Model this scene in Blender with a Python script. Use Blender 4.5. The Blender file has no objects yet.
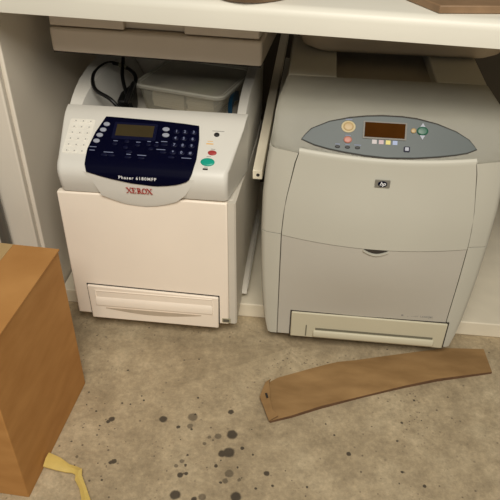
import bpy, bmesh, math, random
from mathutils import Vector, Matrix
random.seed(4)
S = bpy.context.scene
COL = S.collection
R = math.radians

# ------------------------------------------------------------------ camera, world, lights, exposure
cam_d = bpy.data.cameras.new('camera'); cam = bpy.data.objects.new('camera', cam_d); COL.objects.link(cam)
cam_d.sensor_width = 36.0; cam_d.lens = 36.0 * 620 / 500; cam_d.clip_start = 0.02
pitch, roll, yaw = R(35.9), R(1.0), R(5.6)
fwd = Vector((-math.sin(yaw) * math.cos(pitch), math.cos(yaw) * math.cos(pitch), -math.sin(pitch)))
rt = Vector((math.cos(yaw), math.sin(yaw), 0)); up = rt.cross(fwd)
rt2 = rt * math.cos(roll) + up * math.sin(roll); up2 = -rt * math.sin(roll) + up * math.cos(roll)
M = Matrix((rt2, up2, -fwd)).transposed().to_4x4(); M.translation = Vector((0, -1.18, 1.162))
cam.matrix_world = M
S.camera = cam

w = bpy.data.worlds.new('world'); S.world = w; w.use_nodes = True
w.node_tree.nodes['Background'].inputs['Color'].default_value = (1.0, 0.94, 0.84, 1)
w.node_tree.nodes['Background'].inputs['Strength'].default_value = 0.08

def area(name, loc, target, sx, sy, power, col):
    d = bpy.data.lights.new(name, 'AREA'); d.shape = 'RECTANGLE'; d.size = sx; d.size_y = sy
    d.energy = power; d.color = col
    o = bpy.data.objects.new(name, d); COL.objects.link(o); o.location = loc
    o.rotation_euler = (Vector(target) - Vector(loc)).to_track_quat('-Z', 'Y').to_euler()
    return o
area('ceiling_lamp_light', (0.15, -1.65, 2.25), (-0.05, 0.0, 0.5), 1.3, 0.9, 55, (1.0, 0.95, 0.85))
area('garage_door_light', (-0.2, -4.0, 1.1), (-0.1, 0.0, 0.6), 2.6, 1.6, 10, (1.0, 0.95, 0.85))

S.view_settings.view_transform = 'Standard'; S.view_settings.look = 'None'
S.view_settings.gamma = 1.0; S.view_settings.use_curve_mapping = False
S.view_settings.exposure = 0.0

# ------------------------------------------------------------------ materials
def srgb(r, g, b):
    f = lambda c: (c / 255) / 12.92 if c / 255 <= .04045 else ((c / 255 + .055) / 1.055) ** 2.4
    return (f(r), f(g), f(b), 1)

def mat(name, col, rough=.45, noise=0.03, scale=30, bump=0.0, metal=0.0, emit=None, estr=0, spec=.4):
    m = bpy.data.materials.new(name); m.use_nodes = True
    nt = m.node_tree; b = nt.nodes['Principled BSDF']
    b.inputs['Roughness'].default_value = rough; b.inputs['Metallic'].default_value = metal
    b.inputs['Specular IOR Level'].default_value = spec
    c = srgb(*col)
    tc = nt.nodes.new('ShaderNodeTexCoord'); n = nt.nodes.new('ShaderNodeTexNoise')
    n.inputs['Scale'].default_value = scale; n.inputs['Detail'].default_value = 4
    nt.links.new(tc.outputs['Object'], n.inputs['Vector'])
    r = nt.nodes.new('ShaderNodeValToRGB')
    r.color_ramp.elements[0].position = .3; r.color_ramp.elements[1].position = .7
    r.color_ramp.elements[0].color = tuple(min(1, x * (1 - noise * 2)) for x in c[:3]) + (1,)
    r.color_ramp.elements[1].color = tuple(min(1, x * (1 + noise)) for x in c[:3]) + (1,)
    nt.links.new(n.outputs['Fac'], r.inputs['Fac']); nt.links.new(r.outputs['Color'], b.inputs['Base Color'])
    if bump:
        bp = nt.nodes.new('ShaderNodeBump'); bp.inputs['Strength'].default_value = bump; bp.inputs['Distance'].default_value = .002
        n2 = nt.nodes.new('ShaderNodeTexNoise'); n2.inputs['Scale'].default_value = 900
        nt.links.new(tc.outputs['Object'], n2.inputs['Vector'])
        nt.links.new(n2.outputs['Fac'], bp.inputs['Height']); nt.links.new(bp.outputs['Normal'], b.inputs['Normal'])
    if emit:
        b.inputs['Emission Color'].default_value = srgb(*emit); b.inputs['Emission Strength'].default_value = estr
    return m

def clear_mat(name, col, alpha, rough=.25):
    m = mat(name, col, rough, .02); nt = m.node_tree; b = nt.nodes['Principled BSDF']
    out = nt.nodes['Material Output']; tr = nt.nodes.new('ShaderNodeBsdfTransparent'); mx = nt.nodes.new('ShaderNodeMixShader')
    tr.inputs['Color'].default_value = srgb(248, 246, 242)
    mx.inputs['Fac'].default_value = alpha
    nt.links.new(tr.outputs[0], mx.inputs[1]); nt.links.new(b.outputs[0], mx.inputs[2]); nt.links.new(mx.outputs[0], out.inputs['Surface'])
    return m

white = mat('white_plastic', (224, 221, 213), .4, .01, 8, .05)
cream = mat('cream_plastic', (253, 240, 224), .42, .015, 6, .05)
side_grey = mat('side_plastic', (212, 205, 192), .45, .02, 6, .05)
scan_m = mat('scanner_plastic', (222, 210, 195), .45, .02, 6, .05)
hp_m = mat('beige_plastic', (198, 195, 182), .45, .015, 5, .06)
hp_draw = mat('beige_drawer_plastic', (206, 199, 174), .45, .015, 5, .06)
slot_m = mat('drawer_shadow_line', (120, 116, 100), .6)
hp_low = mat('beige_pink_plastic', (193, 188, 177), .45, .015, 5, .06)
hp_dark = mat('beige_inner_plastic', (168, 160, 145), .5, .02, 6)
gap_m = mat('dark_gap', (58, 52, 46), .7)
navy = mat('navy_plastic', (4, 5, 30), .5, .04, 20, spec=.05)
navy2 = mat('navy_button', (12, 15, 44), .45, spec=.15)
grey_panel = mat('slate_plastic', (80, 88, 88), .45, .02, 20)
lcd_x = mat('olive_display', (64, 55, 36), .35, .04, spec=.1)
lcd_h = mat('amber_display', (66, 38, 12), .5, .06, spec=.0, emit=(120, 66, 20), estr=.02)
frame_m = mat('display_frame', (98, 94, 84), .4)
btn_w = mat('pale_button', (160, 164, 178), .4)
btn_c = mat('cream_button', (240, 236, 226), .4)
pale_pr = mat('pale_print', (128, 136, 166), .6)
grey_pr = mat('grey_print', (150, 147, 142), .6, .01)
white_pr = mat('white_print', (238, 238, 240), .6)
red_pr = mat('red_print', (178, 48, 40), .6)
dark_m = mat('dark_plastic', (40, 38, 38), .5)
green_b = mat('teal_button', (24, 160, 138), .35)
green_d = mat('green_button', (36, 92, 72), .35)
red_b = mat('red_button', (170, 62, 62), .35)
amber_b = mat('tan_button', (180, 154, 108), .4)
salmon = mat('salmon_button', (182, 116, 100), .4)
amber_l = mat('amber_mark', (236, 190, 120), .5)
table_m = mat('table_plastic', (220, 216, 203), .4, .015, 5, .05)
metal_g = mat('grey_metal', (120, 118, 112), .4, .02, 10, metal=.6)
board_m = mat('painted_board', (238, 228, 206), .55, .05, 9)
wall_m = mat('painted_wall', (104, 96, 84), .7, .03, 4)
cab_m = mat('white_cabinet', (226, 218, 204), .5, .02, 5)
black_r = mat('black_rubber', (16, 16, 17), .4)
grey_tag = mat('grey_tag', (128, 124, 106), .5)
paper_m = mat('paper', (226, 220, 205), .7, .04, 14)
note_m = mat('green_paper', (206, 208, 180), .7, .03, 14)
blue_m = mat('blue_film', (14, 54, 78), .4, .15, 40)
yellow_m = mat('yellow_strap', (214, 186, 104), .55, .05, 40)
bowl_m = mat('brown_wood', (140, 112, 84), .5, .1, 20)
tray_m = mat('tray_plastic', (208, 190, 164), .5, .04, 8)
tub_m = clear_mat('frosted_plastic', (222, 220, 208), .22, .25)
lid_m = clear_mat('frosted_lid', (226, 222, 208), .42, .3)
rim_m = clear_mat('frosted_rim', (226, 224, 212), .6, .3)
silver = mat('silver_badge', (150, 148, 142), .35, .03, metal=.5)

def cardboard(name, a, b, scale):
    m = mat(name, a, .8, .05, 12, .2); nt = m.node_tree
    bs = nt.nodes['Principled BSDF']; tc = nt.nodes.new('ShaderNodeTexCoord')
    mp = nt.nodes.new('ShaderNodeMapping'); mp.inputs['Scale'].default_value = scale
    n = nt.nodes.new('ShaderNodeTexNoise'); n.inputs['Scale'].default_value = 9; n.inputs['Detail'].default_value = 6
    r = nt.nodes.new('ShaderNodeValToRGB'); r.color_ramp.elements[0].position = .35; r.color_ramp.elements[1].position = .68
    r.color_ramp.elements[0].color = srgb(*a); r.color_ramp.elements[1].color = srgb(*b)
    nt.links.new(tc.outputs['Object'], mp.inputs['Vector']); nt.links.new(mp.outputs[0], n.inputs['Vector'])
    nt.links.new(n.outputs['Fac'], r.inputs['Fac']); nt.links.new(r.outputs[0], bs.inputs['Base Color'])
    return m
card_m = cardboard('kraft_cardboard', (140, 108, 68), (164, 130, 86), (1, 3, 1))
card_edge = mat('cardboard_edge', (112, 82, 58), .8, .1, 60)
box_m = cardboard('carton_cardboard', (178, 126, 68), (192, 140, 80), (1, 1, 3))

# (x, y, radius) of the toner drips on the concrete
SPOTS = [(-0.445,-0.268,0.0028),(-0.459,-0.263,0.0014),(-0.402,-0.286,0.0073),(-0.408,-0.294,0.005),(-0.405,-0.134,0.0030),(-0.342,-0.223,0.0028),(-0.371,-0.238,0.0023),(-0.391,-0.237,0.0028),(-0.284,-0.272,0.0095),(-0.217,-0.258,0.0115),(-0.219,-0.284,0.0068),(-0.245,-0.290,0.0045),(-0.131,-0.233,0.0070),(-0.120,-0.296,0.0124),(-0.151,-0.304,0.0078),(-0.170,-0.309,0.0045),(-0.178,-0.327,0.0044),(-0.121,-0.344,0.0131),(-0.135,-0.349,0.009),(-0.093,-0.330,0.0044),(-0.113,-0.396,0.0095),(-0.119,-0.415,0.0063),(-0.090,-0.409,0.0042),(-0.144,-0.381,0.0043),(-0.034,-0.387,0.0064),(-0.219,-0.378,0.0054),(-0.229,-0.391,0.0047),(-0.216,-0.412,0.0063),(-0.204,-0.407,0.0042),(-0.217,-0.459,0.0113),(-0.161,-0.457,0.0082),(-0.177,-0.464,0.0061),(-0.092,-0.449,0.0113),(-0.365,-0.396,0.0064),(-0.371,-0.399,0.005),(-0.377,-0.443,0.0025),(-0.448,-0.394,0.0036),(-0.019,-0.415,0.0029),(-0.053,-0.425,0.0029),(0.142,-0.317,0.0053),(-0.215,-0.200,0.0029),(-0.235,-0.074,0.0025),(0.053,-0.409,0.0025),(0.299,-0.378,0.0042),(0.301,-0.146,0.0031),(0.266,-0.217,0.0035),(0.255,-0.349,0.0034),(0.091,-0.241,0.0023),(0.110,-0.270,0.0027),(0.251,-0.269,0.0027)]
_rs = random.Random(11)
for _ in range(26): SPOTS.append((_rs.uniform(-.485, -.35), _rs.uniform(-.43, -.21), _rs.uniform(.0010, .0024)))
for _ in range(14): SPOTS.append((_rs.uniform(-.25, -.06), _rs.uniform(-.44, -.24), _rs.uniform(.0012, .0030)))
for _ in range(10): SPOTS.append((_rs.uniform(.0, .35), _rs.uniform(-.44, -.2), _rs.uniform(.0010, .0022)))
FAINT = {9, 10, 14, 15, 16, 20, 21, 22, 25, 26, 36, 30}

def floor_material():
    m = bpy.data.materials.new('stained_concrete'); m.use_nodes = True
    nt = m.node_tree; L = nt.links; N = nt.nodes.new; b = nt.nodes['Principled BSDF']
    geo = N('ShaderNodeNewGeometry')
    def noise(scale, detail=6, rough=.6):
        n = N('ShaderNodeTexNoise'); n.inputs['Scale'].default_value = scale
        n.inputs['Detail'].default_value = detail; n.inputs['Roughness'].default_value = rough
        L.new(geo.outputs['Position'], n.inputs['Vector']); return n
    def ramp(src, stops):
        r = N('ShaderNodeValToRGB'); e = r.color_ramp.elements
        e[0].position, e[0].color = stops[0][0], stops[0][1]; e[1].position, e[1].color = stops[1][0], stops[1][1]
        for p, c in stops[2:]:
            k = e.new(p); k.color = c
        L.new(src, r.inputs['Fac']); return r
    def mix(a, bb, fac, mode='MIX'):
        x = N('ShaderNodeMix'); x.data_type = 'RGBA'; x.blend_type = mode
        for sck, v in ((x.inputs[6], a), (x.inputs[7], bb)):
            if isinstance(v, tuple): sck.default_value = v
            else: L.new(v, sck)
        if isinstance(fac, (int, float)): x.inputs[0].default_value = fac
        else: L.new(fac, x.inputs[0])
        return x.outputs[2]
    base = ramp(noise(5.5, 8, .65).outputs['Fac'], [(.28, srgb(156, 139, 111)), (.72, srgb(208, 191, 160)), (.5, srgb(184, 166, 136))]).outputs[0]
    fine = ramp(noise(95, 8, .78).outputs['Fac'], [(.3, (.62, .62, .62, 1)), (.7, (1.18, 1.17, 1.15, 1))]).outputs[0]
    col = mix(base, fine, .75, 'MULTIPLY')
    mid = ramp(noise(26, 8, .78).outputs['Fac'], [(.35, (.64, .63, .61, 1)), (.64, (1.14, 1.14, 1.13, 1))]).outputs[0]
    col = mix(col, mid, .7, 'MULTIPLY')
    scratch = ramp(noise(130, 3, .8).outputs['Fac'], [(.69, (0, 0, 0, 1)), (.76, (1, 1, 1, 1))]).outputs[0]
    col = mix(col, srgb(205, 192, 170), scratch)
    # fine dark specks, thicker on the left
    vor = N('ShaderNodeTexVoronoi'); vor.inputs['Scale'].default_value = 46
    L.new(geo.outputs['Position'], vor.inputs['Vector'])
    sp = ramp(vor.outputs['Distance'], [(.08, (1, 1, 1, 1)), (.15, (0, 0, 0, 1))]).outputs[0]
    gate = ramp(noise(7, 3).outputs['Fac'], [(.46, (0, 0, 0, 1)), (.57, (1, 1, 1, 1))]).outputs[0]
    spk = mix(sp, gate, 1.0, 'MULTIPLY')
    vor2 = N('ShaderNodeTexVoronoi'); vor2.inputs['Scale'].default_value = 85; L.new(geo.outputs['Position'], vor2.inputs['Vector'])
    sp2 = ramp(vor2.outputs['Distance'], [(.10, (1, 1, 1, 1)), (.22, (0, 0, 0, 1))]).outputs[0]
    gate2 = ramp(noise(4.5, 4).outputs['Fac'], [(.50, (0, 0, 0, 1)), (.62, (1, 1, 1, 1))]).outputs[0]
    spk = mix(spk, mix(sp2, gate2, 1.0, 'MULTIPLY'), 1.0, 'LIGHTEN')
    col = mix(col, srgb(70, 58, 50), mix((0, 0, 0, 1), spk, .75))
    # toner drips with ragged rims
    wob = noise(120, 3)
    sub = N('ShaderNodeVectorMath'); sub.operation = 'SUBTRACT'; L.new(wob.outputs['Color'], sub.inputs[0]); sub.inputs[1].default_value = (.5, .5, .5)
    sc = N('ShaderNodeVectorMath'); sc.operation = 'SCALE'; L.new(sub.outputs[0], sc.inputs[0]); sc.inputs['Scale'].default_value = .0045
    add = N('ShaderNodeVectorMath'); add.operation = 'ADD'; L.new(geo.outputs['Position'], add.inputs[0]); L.new(sc.outputs[0], add.inputs[1])
    last = {0: None, 1: None}
    for i, (x, y, r) in enumerate(SPOTS):
        d = N('ShaderNodeVectorMath'); d.operation = 'DISTANCE'; L.new(add.outputs[0], d.inputs[0]); d.inputs[1].default_value = (x, y, 0)
        mr = N('ShaderNodeMapRange'); mr.interpolation_type = 'SMOOTHSTEP'; L.new(d.outputs['Value'], mr.inputs['Value'])
        mr.inputs['From Min'].default_value = r * .75; mr.inputs['From Max'].default_value = r * 1.2
        mr.inputs['To Min'].default_value = 1; mr.inputs['To Max'].default_value = 0
        k = 1 if i in FAINT else 0
        if last[k] is None: last[k] = mr.outputs[0]
        else:
            mx = N('ShaderNodeMath'); mx.operation = 'MAXIMUM'; L.new(last[k], mx.inputs[0]); L.new(mr.outputs[0], mx.inputs[1]); last[k] = mx.outputs[0]
    for k, a in ((0, .88), (1, .6)):
        mu = N('ShaderNodeMath'); mu.operation = 'MULTIPLY'; L.new(last[k], mu.inputs[0]); mu.inputs[1].default_value = a
        col = mix(col, srgb(50, 42, 34), mu.outputs[0])
    L.new(col, b.inputs['Base Color']); b.inputs['Roughness'].default_value = .75
    bp = N('ShaderNodeBump'); bp.inputs['Strength'].default_value = .25; bp.inputs['Distance'].default_value = .004
    L.new(noise(60, 6, .7).outputs['Fac'], bp.inputs['Height']); L.new(bp.outputs[0], b.inputs['Normal'])
    return m

# ------------------------------------------------------------------ helpers
def tag(o, label=None, cat=None, group=None, kind=None):
    if label: o['label'] = label
    if cat: o['category'] = cat
    if group: o['group'] = group
    if kind: o['kind'] = kind
    return o

def thing(name, loc, label, cat, group=None):
    o = bpy.data.objects.new(name, None); COL.objects.link(o); o.location = loc; o.empty_display_size = .05
    return tag(o, label, cat, group)

def wloc(o):
    p = Vector((0, 0, 0))
    while o: p += o.location; o = o.parent
    return p

def obj(name, bm, m, parent=None, smooth=True, bevel=0, seg=3, label=None):
    bmesh.ops.recalc_face_normals(bm, faces=bm.faces[:])
    me = bpy.data.meshes.new(name); 
    if parent:
        # geometry is written in room coordinates; move it into the thing's own frame
        off = wloc(parent)
        bmesh.ops.translate(bm, verts=bm.verts[:], vec=-off)
    bm.to_mesh(me); bm.free()
    o = bpy.data.objects.new(name, me); COL.objects.link(o)
    ms = m if isinstance(m, (list, tuple)) else [m]
    for k in ms: me.materials.append(k)
    if parent: o.parent = parent
    if smooth:
        for p in me.polygons: p.use_smooth = True
        me.set_sharp_from_angle(angle=R(40))
    if bevel:
        bv = o.modifiers.new('bevel', 'BEVEL'); bv.width = bevel; bv.segments = seg; bv.limit_method = 'ANGLE'; bv.angle_limit = R(35)
        bv.harden_normals = False
    if label: o['label'] = label
    return o

def B(): return bmesh.new()

def add_box(bm, x0, x1, y0, y1, z0, z1, rz=0, c=None):
    vs = [bm.verts.new((x, y, z)) for x in (x0, x1) for y in (y0, y1) for z in (z0, z1)]
    for q in ((0, 1, 3, 2), (4, 6, 7, 5), (0, 4, 5, 1), (2, 3, 7, 6), (0, 2, 6, 4), (1, 5, 7, 3)):
        bm.faces.new([vs[i] for i in q])
    if rz:
        bmesh.ops.rotate(bm, verts=vs, cent=c or ((x0 + x1) / 2, (y0 + y1) / 2, 0), matrix=Matrix.Rotation(rz, 3, 'Z'))
    return bm

def prism(bm, pts, axis, a, bb):
    """pts: polygon in the plane across `axis`; extruded from a to bb along it.  axis X: (y,z); Y: (x,z); Z: (x,y)"""
    def P(p, t):
        return {'X': (t, p[0], p[1]), 'Y': (p[0], t, p[1]), 'Z': (p[0], p[1], t)}[axis]
    A = [bm.verts.new(P(p, a)) for p in pts]; Bv = [bm.verts.new(P(p, bb)) for p in pts]
    bm.faces.new(A); bm.faces.new(Bv[::-1])
    n = len(pts)
    for i in range(n):
        bm.faces.new((A[i], Bv[i], Bv[(i + 1) % n], A[(i + 1) % n]))
    return bm

def rrect(x0, x1, y0, y1, r, n=5):
    out = []
    for cx, cy, a0 in ((x1 - r, y1 - r, 0), (x0 + r, y1 - r, 90), (x0 + r, y0 + r, 180), (x1 - r, y0 + r, 270)):
        for k in range(n + 1):
            a = R(a0 + 90 * k / n); out.append((cx + r * math.cos(a), cy + r * math.sin(a)))
    return out

def tube(bm, pts, r, n=10, closed=False):
    pts = [Vector(p) for p in pts]; rings = []
    pn = None
    for i, p in enumerate(pts):
        t = (pts[min(i + 1, len(pts) - 1)] - pts[max(i - 1, 0)]).normalized()
        if pn is None:
            pn = t.orthogonal().normalized()
        pn = (pn - t * pn.dot(t)).normalized(); b2 = t.cross(pn)
        rings.append([bm.verts.new(p + (pn * math.cos(2 * math.pi * k / n) + b2 * math.sin(2 * math.pi * k / n)) * r) for k in range(n)])
    for a, b2 in zip(rings, rings[1:]):
        for k in range(n): bm.faces.new((a[k], a[(k + 1) % n], b2[(k + 1) % n], b2[k]))
    bm.faces.new(rings[0][::-1]); bm.faces.new(rings[-1])
    return bm

def smooth_path(pts, n=8):
    pts = [Vector(p) for p in pts]; out = []
    for i in range(len(pts) - 1):
        p0, p1, p2, p3 = pts[max(i - 1, 0)], pts[i], pts[i + 1], pts[min(i + 2, len(pts) - 1)]
        for k in range(n):
            t = k / n
            out.append(.5 * ((2 * p1) + (p2 - p0) * t + (2 * p0 - 5 * p1 + 4 * p2 - p3) * t * t + (3 * p1 - p0 - 3 * p2 + p3) * t ** 3))
    out.append(pts[-1]); return out

def lathe(bm, prof, c, n=40):
    rings = [[bm.verts.new((c[0] + r * math.cos(2 * math.pi * k / n), c[1] + r * math.sin(2 * math.pi * k / n), c[2] + z)) for k in range(n)] for r, z in prof]
    for a, b2 in zip(rings, rings[1:]):
        for k in range(n): bm.faces.new((a[k], a[(k + 1) % n], b2[(k + 1) % n], b2[k]))
    bm.faces.new(rings[0][::-1]); bm.faces.new(rings[-1])
    return bm

def disc(bm, p, nrm, rx, ry, h, n=24, dome=.7, xdir=Vector((1, 0, 0))):
    """low button: ellipse rx along x, ry along the slope, height h on normal"""
    nrm = Vector(nrm).normalized(); u = (xdir - nrm * xdir.dot(nrm)).normalized(); v = nrm.cross(u); p = Vector(p)
    rings = []
    for s, hh in ((1, -.0015), (1, h * .6), (dome + .15, h * .93), (dome, h)):
        rings.append([bm.verts.new(p + u * (rx * s * math.cos(2 * math.pi * k / n)) + v * (ry * s * math.sin(2 * math.pi * k / n)) + nrm * hh) for k in range(n)])
    for a, b2 in zip(rings, rings[1:]):
        for k in range(n): bm.faces.new((a[k], a[(k + 1) % n], b2[(k + 1) % n], b2[k]))
    bm.faces.new(rings[-1]); bm.faces.new(rings[0][::-1])
    return bm

def plate(bm, p, nrm, w, h, t, xdir=Vector((1, 0, 0)), r=0.0):
    nrm = Vector(nrm).normalized(); u = (xdir - nrm * xdir.dot(nrm)).normalized(); v = nrm.cross(u); p = Vector(p)
    pts = rrect(-w / 2, w / 2, -h / 2, h / 2, r, 4) if r else [(w / 2, h / 2), (-w / 2, h / 2), (-w / 2, -h / 2), (w / 2, -h / 2)]
    A = [bm.verts.new(p + u * a + v * b2 - nrm * .001) for a, b2 in pts]; T = [bm.verts.new(p + u * a + v * b2 + nrm * t) for a, b2 in pts]
    bm.faces.new(T); bm.faces.new(A[::-1]); n = len(pts)
    for i in range(n): bm.faces.new((A[i], A[(i + 1) % n], T[(i + 1) % n], T[i]))
    return bm

def text_bm(s, size, p, nrm, depth=.0006, shear=0, xdir=Vector((1, 0, 0)), stretch=1.0, bold=0.0, space=1.0):
    cu = bpy.data.curves.new('t', 'FONT'); cu.body = s; cu.size = size; cu.extrude = depth; cu.shear = shear
    cu.align_x = 'CENTER'; cu.align_y = 'CENTER'; cu.resolution_u = 3; cu.offset = bold; cu.space_character = space
    o = bpy.data.objects.new('t', cu); COL.objects.link(o)
    dg = bpy.context.evaluated_depsgraph_get(); me = bpy.data.meshes.new_from_object(o.evaluated_get(dg))
    bm = bmesh.new(); bm.from_mesh(me)
    bpy.data.objects.remove(o); bpy.data.curves.remove(cu); bpy.data.meshes.remove(me)
    nrm = Vector(nrm).normalized(); u = (xdir - nrm * xdir.dot(nrm)).normalized(); v = nrm.cross(u)
    Mx = Matrix((u * stretch, v, nrm)).transposed().to_4x4(); Mx.translation = Vector(p)
    bmesh.ops.transform(bm, matrix=Mx, verts=bm.verts[:])
    return bm

def join(bm, other):
    me = bpy.data.meshes.new('j'); other.to_mesh(me); other.free(); bm.from_mesh(me); bpy.data.meshes.remove(me); return bm

# ------------------------------------------------------------------ setting
bm = B(); add_box(bm, -3, 3, -5.5, .95, -.05, 0)
tag(obj('floor', bm, floor_material(), smooth=False), kind='structure')
bm = B(); add_box(bm, -3, 3, .85, .95, 0, 2.6)
tag(obj('wall_back', bm, wall_m, smooth=False), kind='structure')

# low board the printers stand on
bm = B(); add_box(bm, -.655, .86, .102, .78, 0, .046)
tag(obj('plinth_board', bm, board_m, bevel=.003), 'low white painted board on the concrete, under both printers', 'board')

# folding table above
TZ0, TZ1 = .826, .876
table = thing('folding_table', (.13, .42, 0), 'cream white plastic folding table standing over both printers', 'table')
rzt = R(-5.0)
prof = [(.012, TZ0), (0, TZ0 + .004), (0, TZ1 - .018), (.002, TZ1 - .009), (.007, TZ1 - .003), (.016, TZ1), (.70, TZ1), (.708, TZ1 - .01), (.708, TZ0), (.68, TZ0), (.68, TZ0 + .02), (.03, TZ0 + .02), (.03, TZ0)]
bm = B(); prism(bm, prof, 'X', -.80, 1.0)
bmesh.ops.translate(bm, verts=bm.verts[:], vec=(0, -.075, 0))
bmesh.ops.rotate(bm, verts=bm.verts[:], cent=(.06, -.075, 0), matrix=Matrix.Rotation(rzt, 3, 'Z'))
obj('tabletop', bm, table_m, table)
for sx in (-.74, .95):
    for yy in (.02, .50):
        bm = B(); tube(bm, [(sx, yy + .02, .0), (sx, yy, TZ0 + .021)], .013)
        obj('leg', bm, metal_g, table)

# round wooden dish and board on top of the table, cut by the upper edge of the photo
bm = B(); lathe(bm, [(.076, 0), (.082, .003), (.092, .022), (.098, .04), (.094, .04), (.086, .022), (.06, .008)], (-.124, .022, TZ1), 48)
tag(obj('wooden_dish', bm, bowl_m), 'brown round dish on the white tabletop near its middle', 'dish')
bm = B(); prism(bm, [(.150, .02), (.204, -.073), (.33, -.055), (.40, .12), (.22, .20)], 'Z', TZ1 + .0005, TZ1 + .014)
tag(obj('brown_board', bm, bowl_m, bevel=.002), 'brown flat board lying on the right of the white tabletop', 'board')

# white cabinet at the left
cab = thing('white_cabinet', (-.9, .4, 0), 'white cabinet under the left end of the table, left of the white printer', 'cabinet')
bm = B(); add_box(bm, -1.15, -.66, .07, .74, 0, .80); obj('body', bm, cab_m, cab, bevel=.003)
d_ = None
bm = B(); add_box(bm, -1.14, -.668, .05, .069, .05, .79); d_ = obj('door', bm, cab_m, cab, bevel=.004)
bm = B(); tube(bm, [(-1.09, .035, .52), (-1.09, .035, .40)], .006); add_box(bm, -1.096, -1.084, .035, .051, .50, .51); add_box(bm, -1.096, -1.084, .035, .051, .41, .42)
obj('handle', bm, metal_g, d_)

# ------------------------------------------------------------------ left printer
X = thing('multifunction_printer', (-.358, .25, .06), 'white multifunction laser printer with a navy blue control panel', 'printer')
Z0 = .06
# chassis, slightly wider at the top
bm = B()
prism(bm, [(-.5655, Z0), (-.1495, Z0), (-.1525, .428), (-.5645, .428)], 'Y', .012, .50)
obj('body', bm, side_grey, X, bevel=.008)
# front cover with the dip under the lettering
SEAM = [(-.566, .4305), (-.455, .4320), (-.430, .421), (-.405, .4115), (-.380, .4075), (-.355, .4065), (-.330, .4105), (-.305, .4185), (-.283, .4275), (-.262, .4295), (-.170, .4270)]
bm = B()
pts = [(-.568, Z0), (-.1671, Z0), (-.1691, .4270)] + [(x, z - .0015) for x, z in SEAM[::-1][1:]]
prism(bm, pts, 'Y', .0, .02)
fc = obj('front_cover', bm, cream, X, bevel=.004)
for fx in (-.53, -.19):
    for fy in (.14, .46):
        bm = B(); lathe(bm, [(.018, .0462), (.018, .0605)], (fx, fy, 0), 20); obj('foot', bm, dark_m, X)
# right-hand corner strip of the shell
bm = B(); rows = []
for z, dx, in_ in ((Z0 + .002, 0, 0), (.10, .001, 0), (.16, .006, 1), (.24, .012, 1), (.34, .015, 1), (.41, .014, 1), (.4265, .010, 1)):
    k = (z - Z0) / .37
    x0 = -.1475 - .003 * k
    ring = [(-.1665 - .002 * k, .003), (x0 - .004, .003), (x0, .007), (x0 + dx * .35, .10), (x0 + dx * .8 + .002 * k, .20), (x0 + dx * 1.2 + .004 * k, .32), (x0 + dx * 1.2 + .004 * k, .46), (x0 + dx, .49), (-.1665 - .002 * k, .49)]
    rows.append([bm.verts.new((x, y, z)) for x, y in ring])
for a, b2 in zip(rows, rows[1:]):
    for i in range(len(a)): bm.faces.new((a[i], a[(i + 1) % len(a)], b2[(i + 1) % len(a)], b2[i]))
bm.faces.new(rows[0]); bm.faces.new(rows[-1][::-1])
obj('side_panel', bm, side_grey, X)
# ribbed vent strip low on the right side
vt = obj('side_vent', prism(B(), [(.115, .070), (.47, .070), (.47, .122), (.36, .116), (.22, .102), (.13, .084)], 'X', -.150, -.1335), side_grey, X, bevel=.002)
for k in range(17):
    y = .135 + k * .0195; bm = B(); add_box(bm, -.1345, -.1322, y, y + .009, .074, .080 + min(.034, .0024 * k + .004)); obj('vent_louver', bm, white, vt)

# console: profile in (y, z) swept along x, flaring towards the back
PROF = [(.0, .4335), (-.008, .455), (-.012, .478), (-.010, .492), (-.003, .503), (.008, .511), (.104, .564), (.122, .5725), (.135, .5760), (.148, .5780)]
def arc(prof):
    s = [0]
    for a, b2 in zip(prof, prof[1:]): s.append(s[-1] + math.hypot(b2[0] - a[0], b2[1] - a[1]))
    return s
SL = arc(PROF)
def on_s(s):
    for i in range(len(PROF) - 1):
        if s <= SL[i + 1] or i == len(PROF) - 2:
            t = (s - SL[i]) / (SL[i + 1] - SL[i]); a, b2 = PROF[i], PROF[i + 1]
            dy, dz = b2[0] - a[0], b2[1] - a[1]; l = math.hypot(dy, dz)
            return (a[0] + dy * t, a[1] + dz * t), (-dz / l, dy / l)   # point, outward normal (towards the viewer / up)
def n_at(s):
    n0 = on_s(max(s - .004, 0))[1]; n1 = on_s(min(s + .004, SL[-1]))[1]
    v = Vector((0, n0[0] + n1[0], n0[1] + n1[1])).normalized(); return v
def s_of(y, z):
    best = (9, 0)
    for i in range(400):
        s = SL[-1] * i / 399; p = on_s(s)[0]; d = (p[0] - y) ** 2 + (p[1] - z) ** 2
        if d < best[0]: best = (d, s)
    return best[1]
def xl(y): return -.5535 - max(0, min(y, .25)) * .095
def xr(y): return -.1665 + max(0, min(y, .05)) * .35 + max(0, min(y - .05, .1)) * .09
bm = B()
full = PROF + [(.25, .5715), (.25, .5), (.05, .4335)]
RC = .012
cols = []
rows = []
for y, z in PROF[:-1] + [(.104, .5641)]:
    pass
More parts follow.
